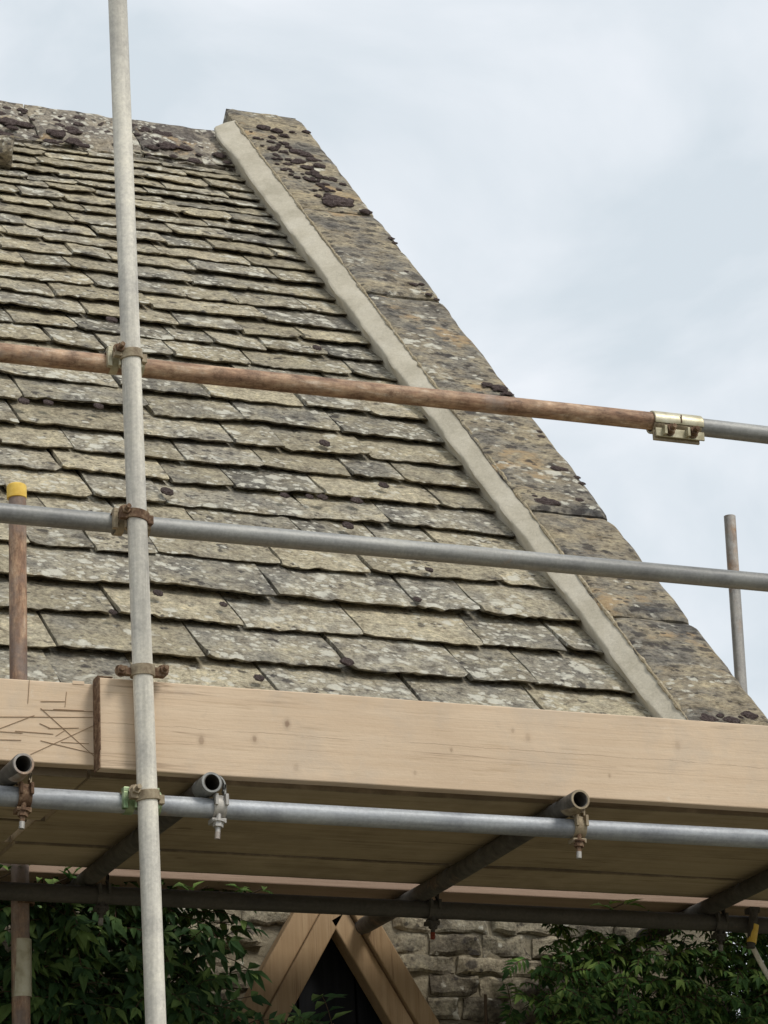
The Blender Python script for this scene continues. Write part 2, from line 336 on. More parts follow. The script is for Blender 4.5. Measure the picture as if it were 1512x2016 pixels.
def tube(name, p0, p1, mat, label, cat, group=None, r=TR, seg=10, sag=.0, seed=0, parent=None):
    p0, p1 = Vector(p0), Vector(p1); ax = (p1 - p0).normalized(); a = ax.orthogonal().normalized(); b = ax.cross(a)
    n = 28; vs = []; fs = []; mid = (p0 + p1) / 2
    rnd = random.Random(seed); ph = rnd.random() * 6
    def ring(c, rr): 
        k = len(vs)
        for i in range(n):
            t = 2 * math.pi * i / n; vs.append(c + a * (rr * math.cos(t)) + b * (rr * math.sin(t)) - mid)
        return k
    ks = []
    for j in range(seg + 1):
        u = j / seg; c = p0.lerp(p1, u) + a * (.0025 * math.sin(ph + u * 7)) + b * (.0025 * math.sin(ph * 2 + u * 5)) - Vector((0, 0, sag * 4 * u * (1 - u)))
        ks.append((ring(c, r), c))
    for j in range(seg):
        k, q = ks[j][0], ks[j + 1][0]
        for i in range(n): fs.append((k + i, k + (i + 1) % n, q + (i + 1) % n, q + i))
    for (k, c), s_ in ((ks[0], 1), (ks[-1], -1)):          # open ends with wall thickness
        ki = ring(c, r - .0042); kd = ring(c + ax * (.25 * s_), r - .0042)
        for i in range(n):
            fs.append((k + i, k + (i + 1) % n, ki + (i + 1) % n, ki + i))
            fs.append((ki + i, ki + (i + 1) % n, kd + (i + 1) % n, kd + i))
        fs.append(tuple(range(kd, kd + n)))
    o = mesh_obj(name, vs, fs, mat, parent, True, mid); smooth_angle(o, 50)
    return tag(o, label, cat, group) if label else o

# ------------------------------------------------------------------ setting: ground
YS = 6.835                                                # plane of the outer scaffold standards
g = 400
tag(mesh_obj('ground', [(-g, -g, 0), (g, -g, 0), (g, g, 0), (-g, g, 0)], [(0, 1, 2, 3)], M['gravel']), kind='structure')

# ------------------------------------------------------------------ cottage
PITCH = 45.8; t_ = R(PITCH)
P0 = Vector((4.287, 8.185, 4.182)); ND = Vector((0, -math.sin(t_), math.cos(t_))); SD = Vector((0, math.cos(t_), math.sin(t_)))
def RP(x, s, h=0): return Vector((x, P0.y, P0.z)) + SD * s + ND * h
YR = 11.74; SR = (YR - P0.y) / SD.y; ZR = P0.z + SR * SD.z
XL = -1.5                                                 # the house runs on to the left of the picture
WALLY = 8.33
XW0, XW1 = 4.27, 4.585                                    # gable wall under the coping
house = empty('stone_cottage', (2, WALLY, 0))
tag(house, 'old stone cottage with steep stone slate roof and mossy gable coping', 'house')
def child(o, parent): o.parent = parent; o.matrix_parent_inverse = Matrix.Translation(-Vector(parent.location)) ; return o
def wchild(o, root=house): 
    o.parent = root; o.matrix_parent_inverse = Matrix.Translation(root.location).inverted(); return o
BACKY = 2 * YR - WALLY
EZ = P0.z + (WALLY - P0.y) * math.tan(t_) - .06
# front wall with the peaked opening, built as an outline extruded by its thickness
APX, APZ = 3.268, 3.60
OX = .58; OZ = APZ - OX / .60
ol = [(XL, 0), (APX - OX, 0), (APX - OX, OZ), (APX, APZ), (APX + OX, OZ), (APX + OX, 0), (XW1 - .02, 0), (XW1 - .02, EZ), (XL, EZ)]
k = len(ol)
vs = [(x, WALLY, z) for x, z in ol] + [(x, WALLY + .45, z) for x, z in ol]
wall = wchild(mesh_obj('wall', vs, [tuple(range(k)), tuple(range(k, 2 * k))] + [(i, (i + 1) % k, k + (i + 1) % k, k + i) for i in range(k)], M['wallmortar']))
mb = MB()
for xa, xb in ((XW0, XW1), (XL, XL + .3)):
    pts = [(WALLY + .46, 0), (BACKY, 0), (BACKY, EZ), (YR, ZR + .02), (WALLY + .46, EZ + .44)]
    vs = [(xa, y, z) for y, z in pts] + [(xb, y, z) for y, z in pts]; q = len(pts)
    mb.add(vs, [tuple(range(q)), tuple(range(q, 2 * q))] + [(i, (i + 1) % q, q + (i + 1) % q, q + i) for i in range(q)])
mb.box(((XL + XW1) / 2, BACKY - .2, EZ / 2), (XW1 - XL) / 2 - .31, .2, EZ / 2 - .01)
wchild(mb.obj('gable_wall', M['wallstone']))
mb = MB()                                                 # boards behind the opening, coloured near-black to stand for its shaded interior
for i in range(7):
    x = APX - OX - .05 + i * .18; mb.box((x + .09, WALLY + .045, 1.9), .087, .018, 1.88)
wchild(mb.obj('door', M['door'], bevel=.003))  # no real door: near-black boards stand for the shaded interior

# rubble stones of the wall (where it shows under the scaffold)
def rough_block(w_, h_, d_, seed, amp=.006, nx=5, nz=3):
    """front-facing stone, rounded and rough, local x width, z height, y depth (front at -y)"""
    vs, fs = [], []; rnd = Vector((seed * 3.1, seed * 1.7, seed * .9))
    for j in range(nz + 1):
        for i in range(nx + 1):
            u, v = i / nx * 2 - 1, j / nz * 2 - 1
            p = Vector((u * w_ / 2, 0, v * h_ / 2))
            e = max(abs(u), abs(v)); p.y = -d_ * (1 - .55 * e ** 5)
            nz_ = noise.noise_vector(p * 18 + rnd)
            p += Vector((nz_.x * amp, nz_.y * amp * 1.6, nz_.z * amp))
            vs.append(p)
    for j in range(nz):
        for i in range(nx):
            a = j * (nx + 1) + i; fs.append((a, a + 1, a + nx + 2, a + nx + 1))
    border = [i for i in range(nx + 1)] + [(j + 1) * (nx + 1) - 1 for j in range(1, nz + 1)] + [nz * (nx + 1) + i for i in range(nx - 1, -1, -1)] + [j * (nx + 1) for j in range(nz - 1, 0, -1)]
    kb = len(vs); vs += [Vector((vs[i].x, .03, vs[i].z)) for i in border]
    L = len(border)
    for i in range(L): fs.append((border[i], border[(i + 1) % L], kb + (i + 1) % L, kb + i))
    fs.append(tuple(range(kb, kb + L)))
    return vs, fs
z = 2.86; si = 0
rs = random.Random(3)
while z < 3.86:
    hh = rs.uniform(.036, .082); x = 2.2 + rs.uniform(-.1, 0)
    while x < 4.35:
        ww = rs.uniform(.07, .20); cx = x + ww / 2; cz = z + hh / 2
        inside = False
        for dx in (-.5, 0, .5):
            for dz in (-.5, .5):
                X_, Z_ = cx + dx * ww, cz + dz * hh
                lim = (APZ + .10 - Z_) * .60
                if abs(X_ - APX) < lim: inside = True
        if not inside:
            vs, fs = rough_block(ww - .006, hh - .005, rs.uniform(.006, .026), si, .011, 10, 6)
            o = mesh_obj('stone', vs, fs, M['wallstone'], wall, False, (cx, WALLY, cz))
        si += 1; x += ww
    z += hh

# oak A-frame set in the opening: px outlines carried onto the frame's own plane
YT = WALLY - .06
oak = empty('oak_door_frame', (APX, YT, 0)); tag(oak, 'peaked oak frame of paired sloping timbers in the stone wall under the scaffold', 'door frame')
def beam(name, a, b, wa, d0, d1, mat):                    # sloping timber in the XZ plane from a to b, width wa, y from d0 to d1
    a, b = Vector((a[0], 0, a[1])), Vector((b[0], 0, b[1])); ax = (b - a).normalized(); nr = Vector((ax.z, 0, -ax.x)) * (wa / 2)
    N = 10; vs = []; fs = []
    for i in range(N + 1):
        c = a.lerp(b, i / N); wob = noise.noise(c * 5) * .004
        for sgn, yy in ((-1, d0), (1, d0), (1, d1), (-1, d1)): vs.append(c + nr * sgn + Vector((wob, yy, 0)))
    for i in range(N):
        q = 4 * i
        for e in range(4): fs.append((q + e, q + (e + 1) % 4, q + 4 + (e + 1) % 4, q + 4 + e))
    fs += [(0, 1, 2, 3), (4 * N, 4 * N + 3, 4 * N + 2, 4 * N + 1)]
    o = mesh_obj(name, vs, fs, mat); bv = o.modifiers.new('bevel', 'BEVEL'); bv.width = .004; bv.segments = 2; bv.limit_method = 'ANGLE'
    return wchild(o, oak)
for sgn in (-1, 1):
    # inner pair meets at the point of the opening, outer pair runs alongside, a few mm behind
    dr = Vector((sgn * .60, -1.0)); nv = Vector((sgn * 1.0, .60)).normalized()
    ap = Vector((3.264, 3.528))
    i0 = ap + nv * .032 - dr * (.09 if sgn < 0 else .03); o0 = ap + nv * .097 - dr * .10
    beam('inner_timber', i0, i0 + dr * 1.05, .061, YT - .015, YT + .045, M['oak'])
    beam('outer_timber', o0, o0 + dr * 1.05, .066 if sgn < 0 else .060, YT - .004 if sgn < 0 else YT - .03, YT + .05, M['oak'])
    mb = MB(); px_ = ap.x + sgn * 0.72; mb.box((px_, YT + .04, 1.24), .06, .06, 1.24); wchild(mb.obj('post', M['oak'], bevel=.005), oak)

# ------------------------------------------------------------------ roof
roof = wchild(empty('roof', (0, 0, 0)))
def rchild(o): o.parent = roof; return o
mb = MB()                                                 # boarding under the slates, both slopes
for sg in (1, -1):
    a = []
    for s in (-.05, SR):
        for h in (-.11, -.06):
            for x in (XL, XW0 + .02):
                p = RP(x, s, h); a.append(Vector((p.x, p.y if sg > 0 else 2 * YR - p.y, p.z)))
    mb.add(a, [(0, 1, 3, 2), (4, 6, 7, 5), (0, 4, 5, 1), (2, 3, 7, 6), (0, 2, 6, 4), (1, 5, 7, 3)])
rchild(mb.obj('roof_boarding', M['dark']))
rows = [5.02, 4.93, 4.84, 4.75, 4.659, 4.565, 4.447, 4.347, 4.259, 4.172, 4.046, 3.945, 3.807, 3.681, 3.553, 3.406, 3.262, 3.11, 2.952, 2.807, 2.665, 2.489, 2.317, 2.15, 1.948, 1.753, 1.579, 1.406, 1.218, 1.029, .838, .595, .39, .149, -.086]
rows = rows[::-1]
def slate_mesh(w_, g_, L, Hh, th, seed, wild=1.0):
    rnd = random.Random(seed); nx = max(8, int(w_ / .020)); ny = 4; so = Vector((seed * 1.37 % 50, seed * .71 % 50, 0))
    rag = .009 * wild; sk = rnd.uniform(-.02, .02) * w_ * 2; ch = [rnd.uniform(0, .022) if rnd.random() < .55 else 0 for _ in range(2)]
    tl = rnd.uniform(-.018, .018) * w_; tilt = rnd.uniform(-.005, .005) * wild
    vs, fs = [], []
    def top(u, v):                                        # u -1..1 across, v 0..1 up the slope
        x = u * w_ / 2 + sk * (v - .3) + noise.noise(Vector((v * 4, u * 9, 5)) + so) * .006 * (abs(u) ** 4)
        y = v * L
        if v == 0:
            y += noise.noise(Vector((u * w_ * 9, 0, 3)) + so) * rag * .6 + noise.noise(Vector((u * w_ * 34, 7, 3)) + so) * rag * .7 + noise.noise(Vector((u * w_ * 90, 7, 8)) + so) * rag * .5 + tl * u
            for q, sg in enumerate((-1, 1)):
                e = max(0, u * sg - .80) / .20; y += ch[q] * e * e
        h = Hh * (1 - v) + noise.noise(Vector((u * w_ * 8, v * L * 8, 1)) + so) * (.0035 if v == 0 else .007) * wild * (1 - v * .6) + tilt * u * (1 - v)
        h += noise.noise(Vector((u * w_ * 30, v * L * 30, 2)) + so) * .0022
        if v == 0: h -= .003 + abs(noise.noise(Vector((u * w_ * 26, 2, 2)) + so)) * .004
        return Vector((x, y, h))
    vv = [0, .05, .22, .5, 1.0][:ny + 1]
    for v in vv:
        for i in range(nx + 1): vs.append(top(i / nx * 2 - 1, v))
    for j in range(len(vv) - 1):
        for i in range(nx):
            a = j * (nx + 1) + i; fs.append((a, a + 1, a + nx + 2, a + nx + 1))
    kb = len(vs)
    for i in range(nx + 1):
        p = vs[i]; vs.append(Vector((p.x, p.y + th * 1.25 + noise.noise(Vector((i * .9, 3, 4)) + so) * .004, p.z - th * (1 + .25 * noise.noise(Vector((i * .7, 9, 4)) + so)))))
    kt = len(vs)
    for i in range(nx + 1):
        p = vs[4 * (nx + 1) + i]; vs.append(Vector((p.x, p.y, p.z - th)))
    for i in range(nx):
        fs.append((i, kb + i, kb + i + 1, i + 1)); fs.append((kb + i, kt + i, kt + i + 1, kb + i + 1))
        a = 4 * (nx + 1) + i; fs.append((a, a + 1, kt + i + 1, kt + i))
    for c_ in (0, nx):
        fs.append((c_, (nx + 1) + c_, 2 * (nx + 1) + c_, 3 * (nx + 1) + c_, 4 * (nx + 1) + c_, kt + c_, kb + c_))
    return vs, fs
hand = {1: [118, 412, 691, 933, 1064], 2: [236, 485, 721, 956, 1124], 3: [55, 300, 553, 827, 953], 0: [300, 560, 850, 1090]}
field = MB(); RX = Matrix.Rotation(t_, 3, 'X')
prev = []
n_sl = 0
def fillet_x(s): return 4.279 - .0161 * s                # line where the slates meet the mortar
for ri, s in enumerate(rows):
    g_ = (rows[ri + 1] - s) if ri + 1 < len(rows) else .09
    L = g_ * 2.05 + .03
    if ri + 2 < len(rows): L = min(L, (SR - s) - .005) if SR - s > .12 else .12
    Hh = .027 + .165 * g_; th = max(.009, Hh * .487 * .52)
    rn = random.Random(100 + ri)
    wm = .13 + .75 * g_
    xr = fillet_x(s) + .03
    joints = [xr]
    if ri in hand:
        for px_ in sorted(hand[ri], reverse=True):
            # the joint's foot seen at this pixel column on this course's tail line
            lo, hi = 1.0, 4.4
            for _ in range(40):
                md = (lo + hi) / 2
                if proj(RP(md, s, Hh))[0] < px_: lo = md
                else: hi = md
            if lo < joints[-1] - .05: joints.append(lo)
    while joints[-1] > XL:
        w_ = wm * rn.choice((.7, .85, 1.0, 1.15, 1.35, 1.6)) * rn.uniform(.9, 1.1)
        nxj = joints[-1] - w_
        for _ in range(6):
            if all(abs(nxj - q) > .045 for q in prev): break
            nxj -= .035
        joints.append(nxj)
    prev = joints[:]
    for a, b in zip(joints[1:], joints[:-1]):
        n_sl += 1
        gap = rn.uniform(.004, .009) + .03 * max(0, g_ - .12); w_ = b - a - gap
        if w_ < .03: continue
        ds = rn.uniform(-.011, .011) * (.5 + g_ * 2.5); dh = rn.uniform(-.003, .007)
        vs, fs = slate_mesh(w_, g_, L, Hh, th, 1000 * ri + n_sl, .75 + .9 * g_ / .2 * .5)
        loc = RP((a + b) / 2, s + ds, dh - .022)
        pxr = proj(RP(b, s, 0))[0]
        if pxr > -25:
            o = mesh_obj('slate', vs, fs, M['slate'], None, False, loc); o.rotation_euler = (t_, 0, 0); rchild(o)
            smooth_angle(o, 35)
        else:
            field.add([RX @ v + loc for v in vs], fs)
rchild(tag(field.obj('slate_field', M['slate']), kind='stuff'))
mb = MB()                                                 # rear slope, unseen from here, one plain slated sheet in steps
for i in range(24):
    s0 = -.09 + i * (SR + .05) / 24; s1 = s0 + .26
    a = []
    for s, h in ((s0, .05), (min(s1, SR), .0)):
        for x in (XL, XW0):
            p = RP(x, s, h); a.append(Vector((p.x, 2 * YR - p.y, p.z)))
    for v in list(a[:2]): a.append(v - Vector((0, 0, .02)))
    mb.add(a, [(0, 1, 3, 2), (4, 5, 1, 0)])
rchild(tag(mb.obj('rear_slates', M['slate']), kind='stuff'))

# ridge stones
def ridge_stone(x0, x1, seed):
    prof = []
    for v in (-1, -.97, -.82, -.6, -.4, -.2, -.08, 0, .08, .2, .4, .6, .82, .97, 1):
        prof.append(v)
    nx = 26; vs, fs = [], []; so = Vector((seed * 7.7, 0, 0)); leg = .36
    for layer in (0, 1):
        for v in prof:
            for i in range(nx + 1):
                x = x0 + (x1 - x0) * i / nx
                s = SR - leg * abs(v) * (1 + .10 * noise.noise(Vector((x * 7, v * 2, 9)) + so) + .07 * noise.noise(Vector((x * 25, v, 4))))
                h = (.036 if abs(v) < .75 else (.026 if abs(v) < .95 else .012)) if layer == 0 else -.02
                if layer == 0:
                    h += noise.noise(Vector((x * 9, s * 9, 2)) + so) * .014 + noise.noise(Vector((x * 32, s * 32, 2)) + so) * .009
                    if i in (0, nx): h -= .006
                p = RP(x, s, h)
                if abs(v) < .05: p = RP(x, SR, 0) + Vector((0, 0, .058 + noise.noise(Vector((x * 12, 1, 1)) + so) * .012 if layer == 0 else -.02))
                if v > 0: p.y = 2 * YR - p.y
                vs.append(p)
    m_ = len(prof); q = nx + 1; o2 = m_ * q
    for j in range(m_ - 1):
        for i in range(nx):
            a = j * q + i; fs.append((a, a + 1, a + q + 1, a + q)); fs.append((o2 + a, o2 + a + q, o2 + a + q + 1, o2 + a + 1))
    for i in range(nx):
        for j in (0, m_ - 1): fs.append((j * q + i, j * q + i + 1, o2 + j * q + i + 1, o2 + j * q + i))
    for j in range(m_ - 1):
        for i in (0, nx): fs.append((j * q + i, (j + 1) * q + i, o2 + (j + 1) * q + i, o2 + j * q + i))
    o = mesh_obj('ridge_stone', vs, fs, M['ridge']); smooth_angle(o, 35); return rchild(o)
x = 4.235; i = 0
for ln in (.43, .46, .52, .40, .5, .5, .5, .5, .5, .5, .5, .5):
    if x - ln < XL: break
    ridge_stone(x - ln + .006, x, i); x -= ln; i += 1

# moss cushions
def moss_mesh(seed, sub=3):
    bm = bmesh.new(); bmesh.ops.create_icosphere(bm, subdivisions=sub, radius=1)
    so = Vector((seed * 3.3, seed * 1.9, 0))
    for v in bm.verts:
        p = v.co.copy(); q = 1 + .25 * noise.noise(p * 1.6 + so) + .20 * noise.noise(p * 4 + so) + .12 * noise.noise(p * 9 + so)
        v.co = p * q
        if v.co.z < -.3: v.co.z = -.3
    me = bpy.data.meshes.new('moss_cushion'); bm.to_mesh(me); bm.free(); me.materials.append(M['moss'])
    for p in me.polygons: p.use_smooth = True
    return me
MOSS = [moss_mesh(i) for i in range(6)]
def moss(parent, p, ex_, ey_, ez_, rot=None):
    o = bpy.data.objects.new('moss_cushion', random.choice(MOSS)); C.objects.link(o); o.parent = parent
    o.location = p; o.scale = (ex_, ey_, ez_ * .7); o.rotation_euler = (t_, 0, 0) if rot is None else rot
    return o
def roof_px(x, y, h):
    r = ray(x, y); q = P0 + ND * h; tt = ND.dot(q - CAM) / ND.dot(r); return CAM + r * tt
# on the slates: cushions sitting in joints and along tails (seen in the photograph)
for (x, y, r_) in ((683, 1303, .021), (822, 1180, .014), (845, 1122, .014), (222, 1205, .013), (330, 968, .022), (312, 1168, .016), (560, 975, .016), (610, 978, .014),
                   (635, 979, .018), (702, 985, .020), (686, 1035, .020), (755, 955, .018), (510, 1335, .016), (640, 873, .020), (48, 790, .020),
                   (95, 793, .018), (220, 630, .022), (195, 800, .018), (440, 1190, .013), (625, 685, .018)):
    moss(roof, roof_px(x, y, .055), r_ * 1.0, r_ * 1.1, r_ * .55)
# on the ridge
rs = random.Random(11)
for i in range(80):
    x = rs.uniform(2.95, 4.18); s = SR - rs.uniform(.02, .40) ; r_ = rs.choice((.010, .013, .016, .02, .026))
    moss(roof, RP(x, s, .034), r_ * 1.2, r_ * 1.0, r_ * .6)
for (x, y, r_) in ((330, 287, .045), (325, 265, .03), (300, 290, .03), (15, 240, .05), (45, 245, .04), (110, 262, .04), (100, 278, .03), (150, 260, .026), (283, 258, .02)):
    moss(roof, roof_px(x, y, .036), r_ * 1.1, r_ * .75, r_ * .4)
# squat mossy stone standing on the slates by the ridge
vs, fs = rough_block(.10, .12, .09, 77, .014, 7, 7)
p = roof_px(-3, 303, .05)
o = mesh_obj('finial_stone', vs, fs, M['coping'], None, False, p); rchild(o); o['label'] = 'dark mossy stub of stone on the slates near the ridge'

# ------------------------------------------------------------------ mortar fillet between slates and coping
def cop_x(s): return 4.302 - .006 * s                     # left arris of the coping
CH = .126                                                 # coping top above the slate plane
N = 220; vs, fs = [], []; SA, SB = -.16, SR + .02
for i in range(N + 1):
    u = i / N; s = SA + (SB - SA) * u
    wv = noise.noise(Vector((s * 3.1, 1, 0))) * .010 + noise.noise(Vector((s * 9, 4, 0))) * .005
    wt = noise.noise(Vector((s * 4.2, 8, 0))) * .009 + noise.noise(Vector((s * 13, 2, 0))) * .003
    xl = fillet_x(s) - .002; xt = xl - .018 + 1.2 * wt; hl = .080 + .008 * noise.noise(Vector((s * 2.2, 6, 0)))
    xc = cop_x(s) + .008
    e = max(0, (s - (SB - .10)) / .10)                     # rounded upper end
    e2 = max(0, (s - (SB - .05)) / .05)
    xl += .03 * e * e; xt += .03 * e * e; hl -= .0 * e2
    prof = [(xl + wv * .3 + .012, -.03), (xl + wv * .5 + .010, .024), (xt - .001, hl - .007), (xt + .003, hl), (xt + .010, hl + .003), (.5 * (xt + xc), .5 * (hl + CH) + .000 + .003 * noise.noise(Vector((s * 6, 3, 3)))), (xc, CH - .007), (xc, -.03)]
    for x_, h_ in prof: vs.append(RP(x_, s - .03 * e2 * e2, h_))
K = 8
for i in range(N):
    for j in range(K): 
        a, b = i * K + j, i * K + (j + 1) % K; fs.append((a, b, b + K, a + K))
fs += [tuple(range(K)), tuple(range(N * K, N * K + K))]
o = mesh_obj('mortar_fillet', vs, fs, M['mortar']); smooth_angle(o, 60); wchild(o)
o['label'] = 'fresh cream mortar fillet along the edge of the slates'

# ------------------------------------------------------------------ coping
coping = wchild(empty('coping', (0, 0, 0)))
cuts = [-.225, .50, 1.245, 2.16, 3.15, 4.05, SR + CH * math.tan(t_)]
def coping_stone(s0, s1, seed, apex=False, foot=False):
    nx, ns = 12, max(6, int((s1 - s0) / .045)); vs, fs = [], []; so = Vector((seed * 5.1, seed * 2.2, 0))
    TH = .15; rq = random.Random(seed + 40); ho = rq.uniform(-.006, .007); xo = rq.uniform(-.004, .004)
    def pt(u, v, h):
        s = s0 + (s1 - s0) * v
        x = cop_x(s) + u * (.292 + .012 * s)
        dx = noise.noise(Vector((s * 6, u, 1)) + so) * .005 + noise.noise(Vector((s * 22, u, 4)) + so) * .004
        if u in (0.0, 1.0): x += dx
        if not apex or v < 1:
            if v in (0.0, 1.0): s += noise.noise(Vector((x * 14, v, 2)) + so) * .004
        hh = h; x += xo
        if h > .05:
            hh += ho
            hh += noise.noise(Vector((x * 7, s * 7, 1)) + so) * .006 + noise.noise(Vector((x * 26, s * 26, 1)) + so) * .004
            eu = min(u, 1 - u); ev = 1.0 if (apex and v > .5) else min(v, 1 - v) * (s1 - s0) / .32
            hh -= .010 * max(0, 1 - eu / .06) + .012 * max(0, 1 - ev / .08)
        p = RP(x, s, hh)
        if apex and p.y > YR - .001: p = Vector((p.x, YR, ZR + (hh / math.cos(t_))))
        return p
    us = [0.0, .03] + [i / nx for i in range(1, nx)] + [.97, 1.0]; vvs = [0.0, .06 / ((s1 - s0) * 4)] + [i / ns for i in range(1, ns)] + [1 - .06 / ((s1 - s0) * 4), 1.0]
    for h in (CH, CH - TH):
        for v in vvs:
            for u in us: vs.append(pt(u, v, h))
    q = len(us); m_ = len(vvs); o2 = q * m_
    for j in range(m_ - 1):
        for i in range(q - 1):
            a = j * q + i; fs.append((a, a + 1, a + q + 1, a + q)); fs.append((o2 + a, o2 + a + q, o2 + a + q + 1, o2 + a + 1))
        for i in (0, q - 1): a = j * q + i; fs.append((a, a + q, o2 + a + q, o2 + a))
    for j in (0, m_ - 1):
        for i in range(q - 1): a = j * q + i; fs.append((a, a + 1, o2 + a + 1, o2 + a))
    o = mesh_obj('coping_stone', vs, fs, M['coping']); smooth_angle(o, 40); o.parent = coping; return o
for i in range(6):
    coping_stone(cuts[i] + (.008 if i else 0), cuts[i + 1] - (.008 if i < 5 else 0), i, i == 5, i == 0)
mb = MB()                                                 # rear slope of the coping, beyond the apex
a = []
for s in (-.2, SR):
    for h in (.01, CH - .002):
        for x in (cop_x(5.2) + .002, cop_x(5.2) + .33):
            p = RP(x, s, h); y = 2 * YR - p.y
            if s == SR: y = YR + .002; p.z = ZR + h / math.cos(t_)
            a.append(Vector((p.x, y, p.z)))
mb.add(a, [(0, 1, 3, 2), (4, 6, 7, 5), (0, 4, 5, 1), (2, 3, 7, 6), (0, 2, 6, 4), (1, 5, 7, 3)])
mb.obj('rear_coping', M['coping']).parent = coping
mb = MB(); mb.box((XW0 + .17, WALLY - .02, P0.z - .17), .158, .20, .085); o = mb.obj('kneeler', M['coping'], bevel=.01); o.parent = coping
# ragged bead of old mortar along the arris
vs, fs = [], []; N = 420; K = 6
for i in range(N + 1):
    s = SA - .03 + (SB - SA - .02) * i / N; r_ = .0045 + .008 * noise.noise(Vector((s * 9, 0, 5))) + .006 * noise.noise(Vector((s * 31, 0, 5))) + .003 * noise.noise(Vector((s * 80, 0, 5)))
    r_ = max(.0008, r_)
    for k_ in range(K):
        t = 2 * math.pi * k_ / K; vs.append(RP(cop_x(s) + .003 + r_ * math.cos(t) + .004 * noise.noise(Vector((s * 18, 1, 1))), s, CH - .006 + r_ * .9 * math.sin(t)))
for i in range(N):
    for j in range(K): a, b = i * K + j, i * K + (j + 1) % K; fs.append((a, b, b + K, a + K))
o = mesh_obj('old_mortar_edge', vs, fs, M['mortar_old'], coping, False)
# moss on the coping: (photo column, photo row, size)
def cop_px(x, y):
    p = roof_px(x, y, CH + .001); s_ = SD.dot(p - P0); xr = cop_x(s_) + .298 + .012 * s_
    p.x = min(p.x, xr - .022); return p
big = [(668, 397, .075, .03), (720, 417, .03, .02), (520, 252, .035, .024), (545, 258, .03, .022), (560, 268, .022, .02), (535, 270, .018, .014), (603, 260, .022, .016), (575, 260, .014, .012),
       (562, 283, .02, .014), (537, 293, .026, .018), (560, 300, .02, .016), (568, 290, .018, .012), (585, 300, .04, .022), (602, 306, .035, .02), (590, 318, .03, .02), (615, 315, .03, .02), (630, 327, .03, .018),
       (605, 330, .028, .018), (620, 340, .024, .016), (540, 312, .014, .01), (655, 353, .022, .016), (640, 350, .018, .012), (615, 355, .022, .012), (675, 363, .018, .012), (668, 374, .014, .010), (655, 376, .014, .01),
       (800, 535, .012, .008), (830, 560, .014, .01), (845, 580, .016, .01), (815, 560, .02, .01), (985, 765, .035, .018), (1000, 775, .022, .014), (960, 757, .026, .012), (1110, 925, .02, .012), (1095, 922, .024, .012), (1135, 940, .016, .01), (1145, 952, .016, .01),
       (1140, 985, .018, .014), (1075, 985, .05, .006), (1065, 860, .016, .01), (1062, 850, .012, .008), (860, 590, .014, .01), (775, 470, .016, .008), (790, 480, .014, .008), (1475, 1408, .03, .014), (1440, 1418, .03, .012), (1395, 1415, .03, .012)]
for (x, y, r_, hz) in big:
    p = cop_px(x, y); moss(coping, p, r_ * .95, r_ * .7, hz * .75)
    for _ in range(3):
        q = p + Vector((1, 0, 0)) * rs.uniform(-1.3, 1.3) * r_ + SD * rs.uniform(-1, 1) * r_; k_ = r_ * rs.uniform(.2, .45)
        if q.x < cop_x(4) + .27: moss(coping, q, k_, k_ * .8, k_ * .5)
for i in range(60):
    x = rs.uniform(490, 660); y = 245 + (x - 490) * .75 + rs.uniform(-5, 40); r_ = rs.uniform(.006, .014); 
    p = cop_px(x, y)
    if cop_x(5) + .02 < p.x < cop_x(5) + .29: moss(coping, p, r_ * 1.4, r_, r_ * .7)

# ------------------------------------------------------------------ scaffold: tubes
ZL = 3.494; ZT = ZL + .0485; ZD = ZT + .0245; YRail = YS + .0495
tube('scaffold_pole', (2.3066, YS, 0), (2.1678, YS, 7.2), M['galv_white'], 'tall pale dusty scaffold standard crossing in front of the rails and toe board', 'scaffold pole', 'upright scaffold poles', seed=1)
st = tube('scaffold_pole', (2.245, YS + 1.036, 0), (2.219, YS + 1.036, 4.640), M['rust_v'], 'short rusty brown scaffold standard topped with a yellow cap', 'scaffold pole', 'upright scaffold poles', seed=2)
def pchild(o, root): o.parent = root; o.matrix_parent_inverse = Matrix.Translation(root.location).inverted(); return o
mb = MB(); mb.cyl((2.219, YS + 1.036, 4.607), (2.219, YS + 1.036, 4.644), .0275, 24); mb.cyl((2.219, YS + 1.036, 4.644), (2.219, YS + 1.036, 4.649), .0275, 24, .022)
o = mb.obj('end_cap', M['yellow'], bevel=.002); smooth_angle(o, 50); pchild(o, st); o['label'] = 'bright yellow plastic end cap'
mb = MB(); mb.band((2.2265, YS + 1.036, 3.302), (0, 0, 1), (0, -1, 0), .0252, .0014, .152, -100, 100); pchild(mb.obj('tape_band', M['zinc']), st)
FT = onY(1437.3, 1016, YS + 3.9); FB = onY(1459, 1340, YS + 3.9); FB = FT + (FB - FT) * (FT.z / (FT.z - FB.z))
far = tube('scaffold_pole', FB, FT, M['galv_far'], 'weathered grey scaffold standard standing beyond the gable coping', 'scaffold pole', 'upright scaffold poles', seed=3)
def yz(z): return YRail
r1 = tube('guard_rail', (.6, YRail, 4.612), (3.742, YRail, 4.612), M['rust'], 'rusty brown upper guard rail tube ending in a sleeve coupler', 'scaffold tube', 'guard rails', sag=.002, seed=4)
r1b = tube('guard_rail', (3.744, YRail, 4.612), (5.6, YRail, 4.602), M['galv'], 'grey upper guard rail tube running on past the sleeve coupler', 'scaffold tube', 'guard rails', seed=5)
tube('guard_rail', (.5, YRail, 4.193), (5.7, YRail, 4.185), M['galv'], 'long grey galvanised lower guard rail across the roof', 'scaffold tube', 'guard rails', sag=-.002, seed=6)
tube('ledger', (.4, YRail, ZL), (5.8, YRail, ZL), M['galv_led'], 'bluish grey galvanised ledger tube along the front under the toe board', 'scaffold tube', 'ledgers', seed=8)
